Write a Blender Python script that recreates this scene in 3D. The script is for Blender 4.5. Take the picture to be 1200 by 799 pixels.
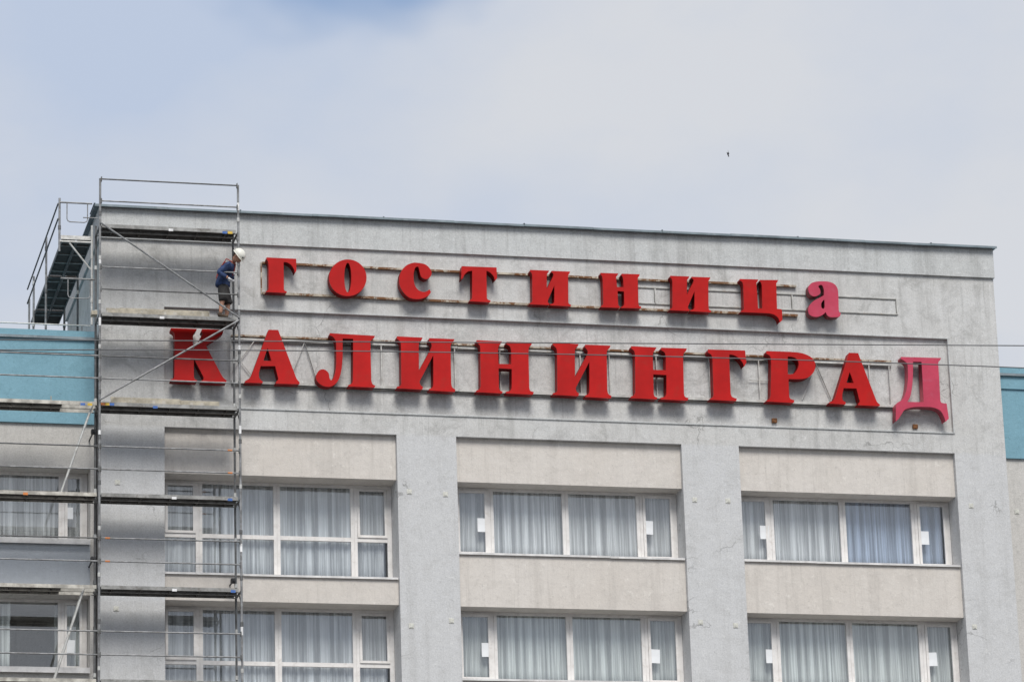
import bpy, bmesh, math, random
from mathutils import Vector, Matrix
random.seed(7)
R = math.radians
S = bpy.context.scene
for o in list(bpy.data.objects): bpy.data.objects.remove(o)

# ------------------------------------------------------------------ camera
YAW, PITCH, ROLL, FPX, DIST = R(13.9265), R(16.7799), R(-1.812), 4256.26, 81.1
fwd = Vector((math.sin(YAW)*math.cos(PITCH), math.cos(YAW)*math.cos(PITCH), math.sin(PITCH)))
rt0 = Vector((math.cos(YAW), -math.sin(YAW), 0)); up0 = rt0.cross(fwd)
RT = math.cos(ROLL)*rt0 + math.sin(ROLL)*up0
UP = -math.sin(ROLL)*rt0 + math.cos(ROLL)*up0
CAM = Vector((0, 0, 1.65 + DIST*math.sin(PITCH))) - DIST*fwd
cam = bpy.data.cameras.new('camera'); camo = bpy.data.objects.new('camera', cam)
S.collection.objects.link(camo); S.camera = camo
camo.matrix_world = Matrix(((RT.x, UP.x, -fwd.x, CAM.x), (RT.y, UP.y, -fwd.y, CAM.y), (RT.z, UP.z, -fwd.z, CAM.z), (0, 0, 0, 1)))
cam.sensor_width = 36; cam.lens = FPX/1200*36; cam.clip_start = 0.5; cam.clip_end = 4000
def at(px, py, Y=0.0):
    """surveyed point of the photograph on the plane y = Y"""
    d = (px-600)*RT + (399.5-py)*UP + FPX*fwd
    return CAM + d*((Y-CAM.y)/d.y)

# ------------------------------------------------------------------ sky, sun, exposure
SUN_EL, SUN_AZ = R(50), R(4)          # high behind the camera
W = bpy.data.worlds.new('World'); S.world = W; W.use_nodes = True
wt = W.node_tree; wt.nodes.clear()
def wn(t, **k):
    n = wt.nodes.new(t)
    for a, b in k.items(): setattr(n, a, b)
    return n
wout = wn('ShaderNodeOutputWorld'); wbg = wn('ShaderNodeBackground'); wbg.inputs[1].default_value = 0.1
sky = wn('ShaderNodeTexSky', sky_type='NISHITA', sun_disc=False, sun_elevation=SUN_EL, sun_rotation=R(180)+SUN_AZ)
tc = wn('ShaderNodeTexCoord')
mp = wn('ShaderNodeMapping'); mp.inputs['Location'].default_value = (3.1, 0.4, 1.7); mp.inputs['Scale'].default_value = (1, 1, 1.6)
wt.links.new(tc.outputs['Generated'], mp.inputs[0])
def wnoise(scale, detail, rough, off=0):
    n = wn('ShaderNodeTexNoise', noise_dimensions='4D'); n.inputs['Scale'].default_value = scale
    n.inputs['W'].default_value = off
    n.inputs['Detail'].default_value = detail; n.inputs['Roughness'].default_value = rough
    wt.links.new(mp.outputs[0], n.inputs['Vector']); return n
def wmap(src, a, b, c=0., d=1., smooth=True):
    m = wn('ShaderNodeMapRange'); m.interpolation_type = 'SMOOTHSTEP' if smooth else 'LINEAR'
    for i, v in enumerate((a, b, c, d)): m.inputs[i+1].default_value = v
    wt.links.new(src, m.inputs[0]); return m.outputs[0]
CLOUD_SEED, BODY_SEED = 39.73, 26.03
n1 = wnoise(3.5, 5, 0.5, CLOUD_SEED)        # cover: holes show the blue sky
n2 = wnoise(3.5, 5, 0.5, BODY_SEED)         # light and dark cloud bodies
cover = wmap(n1.outputs['Fac'], 0.385, 0.456, 0.15, 1.0)
cr = wn('ShaderNodeValToRGB')
cr.color_ramp.elements[0].position = 0.30; cr.color_ramp.elements[0].color = (4.4, 5.1, 6.4, 1)
cr.color_ramp.elements[1].position = 0.55; cr.color_ramp.elements[1].color = (5.8, 6.0, 6.4, 1)
n3 = wnoise(11.0, 7, 0.55, 3.3)
wa = wn('ShaderNodeMath', operation='MULTIPLY_ADD'); wa.inputs[1].default_value = 0.42
ws = wn('ShaderNodeMath', operation='SUBTRACT'); ws.inputs[1].default_value = 0.5
wt.links.new(n3.outputs['Fac'], ws.inputs[0]); wt.links.new(ws.outputs[0], wa.inputs[0]); wt.links.new(n2.outputs['Fac'], wa.inputs[2])
wt.links.new(wa.outputs[0], cr.inputs[0])
wm = wn('ShaderNodeMix', data_type='RGBA')
skb = wn('ShaderNodeMix', data_type='RGBA', blend_type='MULTIPLY'); skb.inputs[0].default_value = 1
skb.inputs[7].default_value = (1.3, 1.3, 1.3, 1)
wt.links.new(sky.outputs[0], skb.inputs[6])
wt.links.new(cover, wm.inputs[0]); wt.links.new(skb.outputs[2], wm.inputs[6]); wt.links.new(cr.outputs[0], wm.inputs[7])
wt.links.new(wm.outputs[2], wbg.inputs[0]); wt.links.new(wbg.outputs[0], wout.inputs[0])
sl = bpy.data.lights.new('sun', 'SUN'); sl.energy = 2.75; sl.angle = R(27); sl.color = (1.0, 0.965, 0.91)
so = bpy.data.objects.new('sun', sl); S.collection.objects.link(so)
sd = Vector((math.sin(SUN_AZ)*math.cos(SUN_EL), math.cos(SUN_AZ)*math.cos(SUN_EL), -math.sin(SUN_EL)))
so.rotation_euler = sd.to_track_quat('-Z', 'Y').to_euler(); so.location = (0, -60, 60)
S.view_settings.view_transform = 'Standard'; S.view_settings.look = 'None'
S.view_settings.gamma = 1; S.view_settings.exposure = 0.2; S.view_settings.use_curve_mapping = False
S.render.engine = 'CYCLES'; S.render.resolution_x = 1024; S.render.resolution_y = 681

# ------------------------------------------------------------------ materials
class NT:
    def __init__(s, name):
        s.m = bpy.data.materials.new(name); s.m.use_nodes = True; s.t = s.m.node_tree
        s.b = s.t.nodes['Principled BSDF']; s.tc = None
    def n(s, t, **k):
        x = s.t.nodes.new(t)
        for a, b in k.items(): setattr(x, a, b)
        return x
    def l(s, a, b): s.t.links.new(a, b)
    def co(s, scale=(1, 1, 1)):
        if not s.tc: s.tc = s.n('ShaderNodeTexCoord')
        m = s.n('ShaderNodeMapping'); m.inputs['Scale'].default_value = scale
        s.l(s.tc.outputs['Object'], m.inputs[0]); return m.outputs[0]
    def noise(s, scale, detail=4, rough=.55, vec=None, dist=0):
        x = s.n('ShaderNodeTexNoise'); x.inputs['Scale'].default_value = scale
        x.inputs['Detail'].default_value = detail; x.inputs['Roughness'].default_value = rough; x.inputs['Distortion'].default_value = dist
        s.l(vec if vec else s.co(), x.inputs['Vector']); return x.outputs['Fac']
    def rng(s, src, a, b, c=0., d=1.):
        m = s.n('ShaderNodeMapRange'); m.interpolation_type = 'SMOOTHSTEP'
        for i, v in enumerate((a, b, c, d)): m.inputs[i+1].default_value = v
        s.l(src, m.inputs[0]); return m.outputs[0]
    def mul(s, a, b, op='MULTIPLY'):
        m = s.n('ShaderNodeMath', operation=op)
        for i, v in enumerate((a, b)):
            if isinstance(v, (int, float)): m.inputs[i].default_value = v
            else: s.l(v, m.inputs[i])
        return m.outputs[0]
    def mix(s, fac, a, b, blend='MIX'):
        m = s.n('ShaderNodeMix', data_type='RGBA', blend_type=blend)
        for i, v in ((0, fac), (6, a), (7, b)):
            if isinstance(v, (int, float)): m.inputs[i].default_value = v
            elif isinstance(v, tuple): m.inputs[i].default_value = (*v[:3], 1)
            else: s.l(v, m.inputs[i])
        return m.outputs[2]
    def bump(s, h, strength=.3, dist=.01, prev=None):
        b = s.n('ShaderNodeBump'); b.inputs['Strength'].default_value = strength; b.inputs['Distance'].default_value = dist
        s.l(h, b.inputs['Height'])
        if prev: s.l(prev, b.inputs['Normal'])
        s.l(b.outputs[0], s.b.inputs['Normal']); return b.outputs[0]
    def col(s, c):
        if isinstance(c, tuple): s.b.inputs['Base Color'].default_value = (*c[:3], 1)
        else: s.l(c, s.b.inputs['Base Color'])
    def rough(s, v, metal=0):
        if isinstance(v, (int, float)): s.b.inputs['Roughness'].default_value = v
        else: s.l(v, s.b.inputs['Roughness'])
        s.b.inputs['Metallic'].default_value = metal
def plaster(name, base, dark, warm, crack=.6, stain=.5, streak=.35, mottle=.5, zsplit=None, lower=None, grain=.10):
    """old render: mottling at several sizes, run-off streaks, damp patches, hairline cracks.
    zsplit: height above which the coat is the older, dirtier one"""
    t = NT(name)
    up = None
    if zsplit:
        sp = t.n('ShaderNodeSeparateXYZ'); t.l(t.co(), sp.inputs[0]); up = t.rng(sp.outputs[2], zsplit-.05, zsplit+.05, .45, 1.0)
    def amt(f): return t.mul(f, up) if up else f
    big = t.rng(t.noise(.45, 5, .6, dist=.4), .35, .68)
    c = t.mix(big, base, warm)
    if lower: c = t.mix(t.rng(sp.outputs[2], zsplit-.05, zsplit+.05, 1, 0), c, lower)
    c = t.mix(amt(t.rng(t.noise(2.3, 8, .74, dist=.3), .46, .66, 0, mottle)), c, tuple((a*.4+b*.6) for a, b in zip(base, dark)))
    st = t.rng(t.noise(1.0, 6, .7, t.co((3.4, 3.4, .2))), .48, .70, 0, streak)
    c = t.mix(amt(st), c, dark)
    st2 = t.rng(t.noise(1.0, 4, .7, t.co((14, 14, .5))), .54, .72, 0, streak*.8)
    c = t.mix(amt(st2), c, dark)
    pat = t.rng(t.noise(1.05, 9, .74, dist=.9), .53, .67, 0, stain)
    c = t.mix(amt(pat), c, dark)
    spk = t.rng(t.noise(13, 6, .85), .55, .70, 0, .5)
    c = t.mix(spk, c, tuple(x*.62 for x in dark))
    lgt = t.rng(t.noise(6, 7, .8, dist=.5), .55, .70, 0, .5)
    c = t.mix(lgt, c, tuple(min(.8, x*1.28) for x in base))
    gr = t.rng(t.noise(30, 3, .8), .36, .64, 1-grain, 1+grain*.7)
    c = t.mix(1.0, c, gr, 'MULTIPLY')
    w = t.n('ShaderNodeTexVoronoi', feature='DISTANCE_TO_EDGE'); w.inputs['Scale'].default_value = .85
    nz = t.n('ShaderNodeTexNoise'); nz.inputs['Scale'].default_value = 1.6; nz.inputs['Detail'].default_value = 6
    t.l(t.co(), nz.inputs['Vector'])
    vm = t.n('ShaderNodeVectorMath', operation='MULTIPLY_ADD'); vm.inputs[1].default_value = (1.1, 1.1, 1.1)
    t.l(nz.outputs['Color'], vm.inputs[0]); t.l(t.co((.75, .75, 1.15)), vm.inputs[2]); t.l(vm.outputs[0], w.inputs['Vector'])
    ck = t.rng(w.outputs['Distance'], .003, .012, 1, 0)
    ckm = t.mul(ck, t.rng(t.noise(.62, 3, .5), .54, .64))
    c = t.mix(t.mul(ckm, crack), c, tuple(x*.5 for x in dark))
    t.col(c); t.rough(.92)
    t.b.inputs['Specular IOR Level'].default_value = .2
    b = t.bump(t.noise(40, 4, .75), .5, .008)
    b = t.bump(t.noise(6, 7, .65), .55, .022, b)
    t.bump(ckm, -.5, .01, b)
    return t.m
def simple(name, colr, rough=.6, metal=0, var=.25, nscale=6, dirt=None, dirtamt=.5, bump=0, spec=None, dthr=(.5, .68)):
    t = NT(name)
    if spec is not None: t.b.inputs['Specular IOR Level'].default_value = spec
    c = t.mix(t.rng(t.noise(nscale, 4, .6), .3, .7), tuple(x*(1-var) for x in colr), tuple(min(1, x*(1+var*.5)) for x in colr))
    if dirt: c = t.mix(t.rng(t.noise(nscale*1.7, 6, .7, dist=.6), dthr[0], dthr[1], 0, dirtamt), c, dirt)
    t.col(c); t.rough(rough, metal)
    if bump: t.bump(t.noise(nscale*6, 3, .6), bump, .005)
    return t.m
M = {}
M['wall'] = plaster('grey_plaster', (.585, .587, .58), (.30, .297, .285), (.53, .525, .51), .5, .5, .45, .65, 22.67, (.565, .57, .575))
M['band'] = plaster('parapet_plaster', (.545, .56, .56), (.36, .365, .36), (.525, .535, .53), .2, .35, .6, .5)
M['side'] = plaster('side_plaster', (.40, .42, .43), (.30, .31, .31), (.37, .38, .38), .2, .3)
M['beige'] = plaster('beige_panel', (.635, .60, .56), (.47, .44, .405), (.605, .565, .52), .15, .35, .5, grain=.035)
M['wing'] = plaster('wing_plaster', (.57, .555, .53), (.36, .35, .33), (.53, .515, .49), .4, .4)
M['bluegrey'] = plaster('blue_grey_panel', (.50, .53, .565), (.41, .435, .46), (.48, .51, .54), .15, .25, grain=.035)
M['teal'] = plaster('teal_paint', (.20, .365, .445), (.155, .29, .35), (.215, .385, .465), .25, .35, .3, grain=.035)
M['coping'] = simple('coping_sheet', (.19, .235, .26), .5, .3, .3, 2, (.30, .33, .35), .5)
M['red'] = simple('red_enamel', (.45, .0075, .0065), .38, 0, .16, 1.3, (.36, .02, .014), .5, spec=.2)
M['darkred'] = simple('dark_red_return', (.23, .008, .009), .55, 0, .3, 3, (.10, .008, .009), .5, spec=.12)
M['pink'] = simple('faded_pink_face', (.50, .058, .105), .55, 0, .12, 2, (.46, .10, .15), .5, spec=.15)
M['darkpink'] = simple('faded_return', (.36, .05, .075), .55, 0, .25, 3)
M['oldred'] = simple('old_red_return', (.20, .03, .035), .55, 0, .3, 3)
M['rustrail'] = simple('rusty_rail', (.48, .43, .35), .8, 0, .4, 3, (.16, .07, .025), 1.0, dthr=(.44, .56))
M['palerail'] = simple('pale_painted_rail', (.52, .52, .50), .6, 0, .25, 5, (.25, .17, .10), .4)
M['thinrod'] = simple('dark_rod', (.20, .20, .19), .7, 0, .3, 5, (.22, .14, .08), .5)
M['rustbox'] = simple('rust', (.20, .085, .03), .85, 0, .5, 20)
M['galv'] = simple('galvanised_tube', (.27, .275, .28), .6, .35, .4, 7, (.13, .12, .11), .6)
M['galvdark'] = simple('weathered_tube', (.135, .138, .14), .6, .3, .4, 7, (.08, .07, .06), .5)
M['alum'] = simple('aluminium', (.55, .55, .53), .55, .3, .25, 8, (.28, .26, .22), .5)
M['deckedge'] = simple('deck_edge', (.30, .30, .29), .65, .2, .4, 5, (.12, .105, .09), .65)
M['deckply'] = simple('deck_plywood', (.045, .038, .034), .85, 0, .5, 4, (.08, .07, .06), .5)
M['dusty'] = simple('dusty_deck_edge', (.50, .48, .43), .8, 0, .4, 5, (.22, .19, .16), .6)
M['timber'] = simple('dusty_timber', (.42, .38, .30), .85, 0, .35, 5, (.55, .53, .50), .6)
M['blue'] = simple('blue_sticker', (.05, .14, .42), .6); M['yellow'] = simple('yellow_sticker', (.62, .42, .05), .6)
M['orange'] = simple('orange_sticker', (.6, .2, .05), .6); M['white'] = simple('white_tape', (.8, .8, .8), .6)
M['frame'] = simple('white_window_frame', (.74, .72, .70), .45, 0, .1, 4, (.5, .46, .42), .4)
M['sill'] = simple('sill_metal', (.70, .69, .68), .45, .1, .2, 3, (.40, .38, .36), .4)
M['paper'] = simple('paper', (.78, .80, .82), .9, 0, .05)
M['plate'] = simple('anchor_plate', (.60, .60, .55), .7, 0, .2, 30, (.34, .32, .26), .5)
M['room'] = simple('room_wall', (.22, .22, .21), .9)
M['asphalt'] = simple('asphalt', (.055, .055, .058), .9, 0, .3, 3, (.08, .08, .08), .4)
M['paving'] = simple('paving', (.27, .265, .255), .9, 0, .25, 1)
M['cable'] = simple('cable', (.13, .13, .135), .6); M['concrete'] = simple('pole_concrete', (.4, .4, .38), .9)
M['black'] = simple('black_iron', (.03, .03, .032), .5, .3)
M['jacket'] = simple('blue_jacket', (.022, .045, .125), .85, 0, .4, 20); M['shorts'] = simple('charcoal_shorts', (.03, .028, .028), .9, 0, .3, 20)
M['skin'] = simple('skin', (.42, .22, .145), .6, 0, .15, 12); M['helmet'] = simple('helmet', (.74, .73, .66), .4, 0, .08)
M['boot'] = simple('boot', (.11, .075, .05), .8); M['glove'] = simple('glove', (.72, .73, .74), .9, 0, .1); M['strap'] = simple('red_strap', (.35, .05, .04), .8)
M['hair'] = simple('hair', (.05, .03, .02), .8); M['bird'] = simple('bird_feathers', (.03, .03, .035), .8)
def glass():
    t = NT('window_glass'); t.t.nodes.remove(t.b)
    out = t.t.nodes['Material Output']
    tr = t.n('ShaderNodeBsdfTransparent'); tr.inputs[0].default_value = (.975, .985, .985, 1)
    gl = t.n('ShaderNodeBsdfGlossy'); gl.inputs['Roughness'].default_value = .015; gl.inputs[0].default_value = (.95, .97, 1, 1)
    fr = t.n('ShaderNodeLayerWeight'); fr.inputs[0].default_value = .5
    bp = t.n('ShaderNodeBump'); bp.inputs['Strength'].default_value = .03; bp.inputs['Distance'].default_value = .02
    t.l(t.noise(1.2, 2, .5), bp.inputs['Height']); t.l(bp.outputs[0], gl.inputs['Normal'])
    ad = t.mul(t.mul(t.mul(fr.outputs['Facing'], 5, 'POWER'), .6), .10, 'ADD')
    mx = t.n('ShaderNodeMixShader'); t.l(ad, mx.inputs[0]); t.l(tr.outputs[0], mx.inputs[1]); t.l(gl.outputs[0], mx.inputs[2])
    t.l(mx.outputs[0], out.inputs[0]); return t.m
M['glass'] = glass()
def curtain_mat(name, colr):
    """sheer cloth: bright and dark of the gathered folds painted in as vertical streaks"""
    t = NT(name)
    c = t.mix(t.rng(t.noise(1.0, 3, .6, t.co((11, 1, .22))), .36, .62), tuple(x*.45 for x in colr), tuple(min(.92, x*1.15) for x in colr))  # streaks put fold light and shade into the cloth colour
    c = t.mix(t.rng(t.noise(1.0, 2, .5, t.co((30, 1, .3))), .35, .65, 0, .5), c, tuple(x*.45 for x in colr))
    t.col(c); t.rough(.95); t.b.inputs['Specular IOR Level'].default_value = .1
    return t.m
M['curtain'] = curtain_mat('sheer_curtain', (.70, .71, .72)); M['curtain2'] = curtain_mat('sky_reflection_curtain', (.42, .49, .62))  # curtain2: blue sky mirrored in the pane, painted into the cloth
M['curtain3'] = curtain_mat('green_curtain', (.66, .69, .675)); M['curtain4'] = curtain_mat('grey_curtain', (.62, .64, .66))

# ------------------------------------------------------------------ helpers
COL = S.collection
WL = {}
def wloc(o): return WL.get(o.name, Vector((0, 0, 0))) if o else Vector((0, 0, 0))
def tag(o, label=None, cat=None, group=None, kind=None):
    if label: o['label'] = label
    if cat: o['category'] = cat
    if group: o['group'] = group
    if kind: o['kind'] = kind
    return o
def thing(name, loc, label, cat, group=None):
    o = bpy.data.objects.new(name, None); COL.objects.link(o); o.location = loc; o.empty_display_size = .3
    WL[o.name] = Vector(loc); return tag(o, label, cat, group)
def obj(name, bm, mat, parent=None, origin=None, smooth=False, mats=None):
    """world-space bmesh -> one mesh object; coordinates are kept real"""
    org = wloc(parent) if parent else (Vector(origin) if origin is not None else Vector((0, 0, 0)))
    if parent is None and origin is not None: pass
    bmesh.ops.translate(bm, verts=bm.verts, vec=-org)
    bmesh.ops.recalc_face_normals(bm, faces=bm.faces)
    me = bpy.data.meshes.new(name); bm.to_mesh(me); bm.free()
    for m in (mats or [mat]): me.materials.append(M[m] if isinstance(m, str) else m)
    if smooth:
        for p in me.polygons: p.use_smooth = True
    o = bpy.data.objects.new(name, me); COL.objects.link(o)
    if parent: o.parent = parent
    else: o.location = org
    WL[o.name] = org; return o
def box(bm, x0, x1, y0, y1, z0, z1, bev=0):
    r = bmesh.ops.create_cube(bm, size=1); vs = r['verts']
    for v in vs: v.co = Vector((x0+(v.co.x+.5)*(x1-x0), y0+(v.co.y+.5)*(y1-y0), z0+(v.co.z+.5)*(z1-z0)))
    if bev:
        es = list({e for v in vs for e in v.link_edges}); bmesh.ops.bevel(bm, geom=es, offset=bev, segments=1, affect='EDGES')
    return bm
def B(*a, **k): return box(bmesh.new(), *a, **k)
def tube(bm, p, q, r, n=8, r2=None):
    p, q = Vector(p), Vector(q); d = q-p
    res = bmesh.ops.create_cone(bm, cap_ends=True, segments=n, radius1=r, radius2=r if r2 is None else r2, depth=d.length)
    m = Matrix.Translation((p+q)/2) @ d.to_track_quat('Z', 'Y').to_matrix().to_4x4()
    bmesh.ops.transform(bm, matrix=m, verts=res['verts']); return bm
def T(p, q, r, n=8): return tube(bmesh.new(), p, q, r, n)
def path(bm, pts, r, n=7):
    for a, b in zip(pts, pts[1:]): tube(bm, a, b, r, n)
    return bm
def bar(p, q, w, h):
    """rectangular bar in the facade plane: w across, h in depth"""
    p, q = Vector(p), Vector(q); d = (q-p).normalized(); n = d.cross(Vector((0, 1, 0))).normalized()*w/2; y = Vector((0, h/2, 0))
    bm = bmesh.new(); vs = [bm.verts.new(e+s*n+t*y) for e in (p, q) for s, t in ((-1, -1), (1, -1), (1, 1), (-1, 1))]
    for f in ((0, 1, 2, 3), (7, 6, 5, 4), (0, 4, 5, 1), (1, 5, 6, 2), (2, 6, 7, 3), (3, 7, 4, 0)): bm.faces.new([vs[i] for i in f])
    return bm
def relief(xs, zs, depth, yback):
    """solid wall whose front steps in and out cell by cell"""
    bm = bmesh.new(); cache = {}
    def V(x, y, z):
        k = (round(x, 4), round(y, 4), round(z, 4))
        if k not in cache: cache[k] = bm.verts.new(k)
        return cache[k]
    def Q(*p):
        vs = [V(*a) for a in p]
        if len(set(vs)) == 4:
            try: bm.faces.new(vs)
            except ValueError: pass
    nx, nz = len(xs)-1, len(zs)-1
    D = [[depth((xs[i]+xs[i+1])/2, (zs[j]+zs[j+1])/2) for j in range(nz)] for i in range(nx)]
    for i in range(nx):
        for j in range(nz):
            x0, x1, z0, z1, d = xs[i], xs[i+1], zs[j], zs[j+1], D[i][j]
            Q((x0, d, z0), (x1, d, z0), (x1, d, z1), (x0, d, z1)); Q((x0, yback, z0), (x1, yback, z0), (x1, yback, z1), (x0, yback, z1))
            e = D[i+1][j] if i+1 < nx else yback
            if e != d: Q((x1, d, z0), (x1, e, z0), (x1, e, z1), (x1, d, z1))
            e = D[i][j+1] if j+1 < nz else yback
            if e != d: Q((x0, d, z1), (x1, d, z1), (x1, e, z1), (x0, e, z1))
            if i == 0: Q((x0, d, z0), (x0, yback, z0), (x0, yback, z1), (x0, d, z1))
            if j == 0: Q((x0, d, z0), (x1, d, z0), (x1, yback, z0), (x0, yback, z0))
    return bm

# ------------------------------------------------------------------ ground
tag(obj('ground', B(-600, 600, -600, 600, -.5, 0), 'asphalt'), kind='structure')
tag(obj('pavement', B(-60, 60, -14, 0.0, .004, .14), 'paving'), kind='structure')

# ------------------------------------------------------------------ hotel main block
XL, XR, ZT, ZB = -9.2, 11.55, 27.745, 27.04
BAYS = [(-7.81, -2.68), (-1.34, 3.83), (5.17, 10.31)]
ZP0, ZP1 = 23.30, 25.52
ZBAY, STOREY, BEAM = 22.81, 2.80, 21.81
DEPTH = 6.2
hotel = thing('hotel_building', (1.2, 0, .14), 'grey plastered hotel block with red letters, two rows of wide windows and beige panels', 'building')
ROOMY = 2.9; BAYBOT = 13.4
def hd(x, z):
    for a, b in BAYS:
        if a < x < b and BAYBOT < z < ZBAY: return ROOMY
    if BAYS[0][0] < x < BAYS[2][1] and ZP0 < z < ZP1: return .06
    return 0.0
xs = [XL] + [v for b in BAYS for v in b] + [XR]
obj('wall', relief(xs, [.14, BAYBOT, ZBAY, ZP0, ZP1, ZB], hd, DEPTH), 'wall', hotel)
band = obj('parapet_band', B(XL-.05, XR+.02, -.06, DEPTH+.05, ZB+.001, ZT), 'band', hotel)
# sheet-metal coping with upstanding seams
bm = bmesh.new(); nseg = 13; ends = [XL-.16+(XR+.24-XL)*i/nseg for i in range(nseg+1)]
for i in range(nseg):
    dz = random.uniform(-.012, .012)
    box(bm, ends[i]+.002, ends[i+1]-.002, -.17+random.uniform(-.012, .012), DEPTH+.14, ZT+.001, ZT+.03+dz*.6)
    box(bm, ends[i]+.003, ends[i+1]-.003, -.178+random.uniform(-.01, .006), -.172-.002, ZT-.022+dz*.5, ZT+.028+dz*.6)
cop = obj('coping', bm, 'coping', hotel)
for i in range(0, nseg+1, 2):
    obj('seam', B(ends[i]-.016, ends[i]+.016, -.19, .6, ZT+.036, ZT+.046), 'coping', cop)
# panel ledges: thin lips round the sunken sign field
obj('ledge', B(BAYS[0][0]+.003, BAYS[2][1]-.003, -.025, .055, ZP0-.035, ZP0-.002), 'band', hotel)
obj('ledge', B(BAYS[0][0]+.003, BAYS[2][1]+.03, -.03, -.002, ZP1+.002, ZP1+.03), 'band', hotel)
obj('ledge', B(BAYS[2][1]+.002, BAYS[2][1]+.03, -.028, -.002, ZP0-.03, ZP1-.001), 'band', hotel)

def window(parent, cx, hw, y, z0, z1, transom=None, mull=(-1.715, 0, 1.715), mw=.145, fw=.10, sash=False, tilt=None):
    """one wide window: frame (part) with panes, sashes and latches as sub-parts"""
    bm = bmesh.new(); d = .07
    box(bm, cx-hw, cx-hw+fw, y, y+d, z0, z1); box(bm, cx+hw-fw, cx+hw, y, y+d, z0, z1)
    box(bm, cx-hw+fw+.0005, cx+hw-fw-.0005, y, y+d, z0, z0+.075); box(bm, cx-hw+fw+.0005, cx+hw-fw-.0005, y, y+d, z1-.06, z1)
    for m in mull:
        box(bm, cx+m-mw/2, cx+m-.006, y-.006, y+d, z0+.0755, z1-.0605); box(bm, cx+m+.006, cx+m+mw/2, y-.006, y+d, z0+.0755, z1-.0605)
        box(bm, cx+m-.0055, cx+m+.0055, y+.006, y+d-.01, z0+.0755, z1-.0605)
    edges = [-hw+fw] + [v for m in mull for v in (m-mw/2, m+mw/2)] + [hw-fw]
    cells = [(edges[2*i], edges[2*i+1]) for i in range(len(mull)+1)]
    if transom:
        for a, b in cells: box(bm, cx+a+.0005, cx+b-.0005, y-.004, y+d, transom-.045, transom+.045)
    w = obj('window', bm, 'frame', parent)
    for i, (a, b) in enumerate(cells):
        spans = [(z0+.075, z1-.06)] if not transom else [(z0+.075, transom-.045), (transom+.045, z1-.06)]
        for k, (za, zb) in enumerate(spans):
            side = i in (0, len(cells)-1)
            x0, x1 = cx+a, cx+b
            if side and (sash and k == len(spans)-1 or sash == 'full'):
                s = .06; sb = bmesh.new(); yy = y-.03
                box(sb, x0+.004, x0+s, yy, yy+.05, za+.004, zb-.004); box(sb, x1-s, x1-.004, yy, yy+.05, za+.004, zb-.004)
                box(sb, x0+s+.0005, x1-s-.0005, yy, yy+.05, za+.004, za+s); box(sb, x0+s+.0005, x1-s-.0005, yy, yy+.05, zb-s, zb-.004)
                gp = B(x0+s+.001, x1-s-.001, yy+.02, yy+.028, za+s+.001, zb-s-.001)
                if tilt == i:                                       # bottom-hung, tipped inwards a little
                    rot = Matrix.Translation((0, y, za)) @ Matrix.Rotation(-.035, 4, 'X') @ Matrix.Translation((0, -y, -za))
                    bmesh.ops.transform(sb, matrix=rot, verts=sb.verts); bmesh.ops.transform(gp, matrix=rot, verts=gp.verts)
                obj('sash', sb, 'frame', w); obj('pane', gp, 'glass', w)
            else:
                j = random.uniform(-.004, .004)
                bm = B(x0-.008, x1+.008, y+.03, y+.036, za-.008, zb+.008)
                for v in bm.verts: v.co.y += j*(v.co.z-za) + random.choice((-1, 1))*0
                obj('pane', bm, 'glass', w)
    return w
def curtain(label, x0, x1, y, z0, z1, mat='curtain', seed=0, gap=None, group=None):
    rnd = random.Random(seed); bm = bmesh.new(); nx, nz = int((x1-x0)/.014), 5
    ph = [rnd.uniform(0, 6.28) for _ in range(6)]; rows = []
    for j in range(nz+1):
        t = j/nz; z = z1+(z0-z1)*t; row = []
        for i in range(nx+1):
            x = x0+(x1-x0)*i/nx
            u = x*1.0 + .05*math.sin(2.1*x+ph[0]) + .025*math.sin(5.3*x+ph[1])
            a = .010+.014*t
            yy = a*(math.sin(46*u+ph[2])*.5+.5*math.sin(27*u+ph[3]+.8*t)+.35*math.sin(79*u+ph[4]))
            row.append(bm.verts.new((x+.035*t*math.sin(3.1*x+ph[5]), y+yy, z)))
        rows.append(row)
    for j in range(nz):
        for i in range(nx):
            xm = rows[j][i].co.x
            if gap and gap[0] < xm < gap[1]: continue
            bm.faces.new((rows[j][i], rows[j][i+1], rows[j+1][i+1], rows[j+1][i]))
    for v in [v for v in bm.verts if not v.link_faces]: bm.verts.remove(v)
    c = obj('curtain', bm, mat, None, ((x0+x1)/2, y, z0), smooth=True)
    sm = c.modifiers.new('thickness', 'SOLIDIFY'); sm.thickness = .003
    return tag(c, label, 'curtain', group)
def notice(px, py, y, w, h, label, rz=0):
    p = at(px, py, y); bm = B(-w/2, w/2, -.001, .001, -h/2, h/2)
    bmesh.ops.rotate(bm, verts=bm.verts, cent=(0, 0, 0), matrix=Matrix.Rotation(rz, 3, 'Y')); bmesh.ops.translate(bm, verts=bm.verts, vec=p)
    return tag(obj('paper_notice', bm, 'paper', None, p), label, 'paper', 'paper sheets stuck on the window casements')

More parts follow.
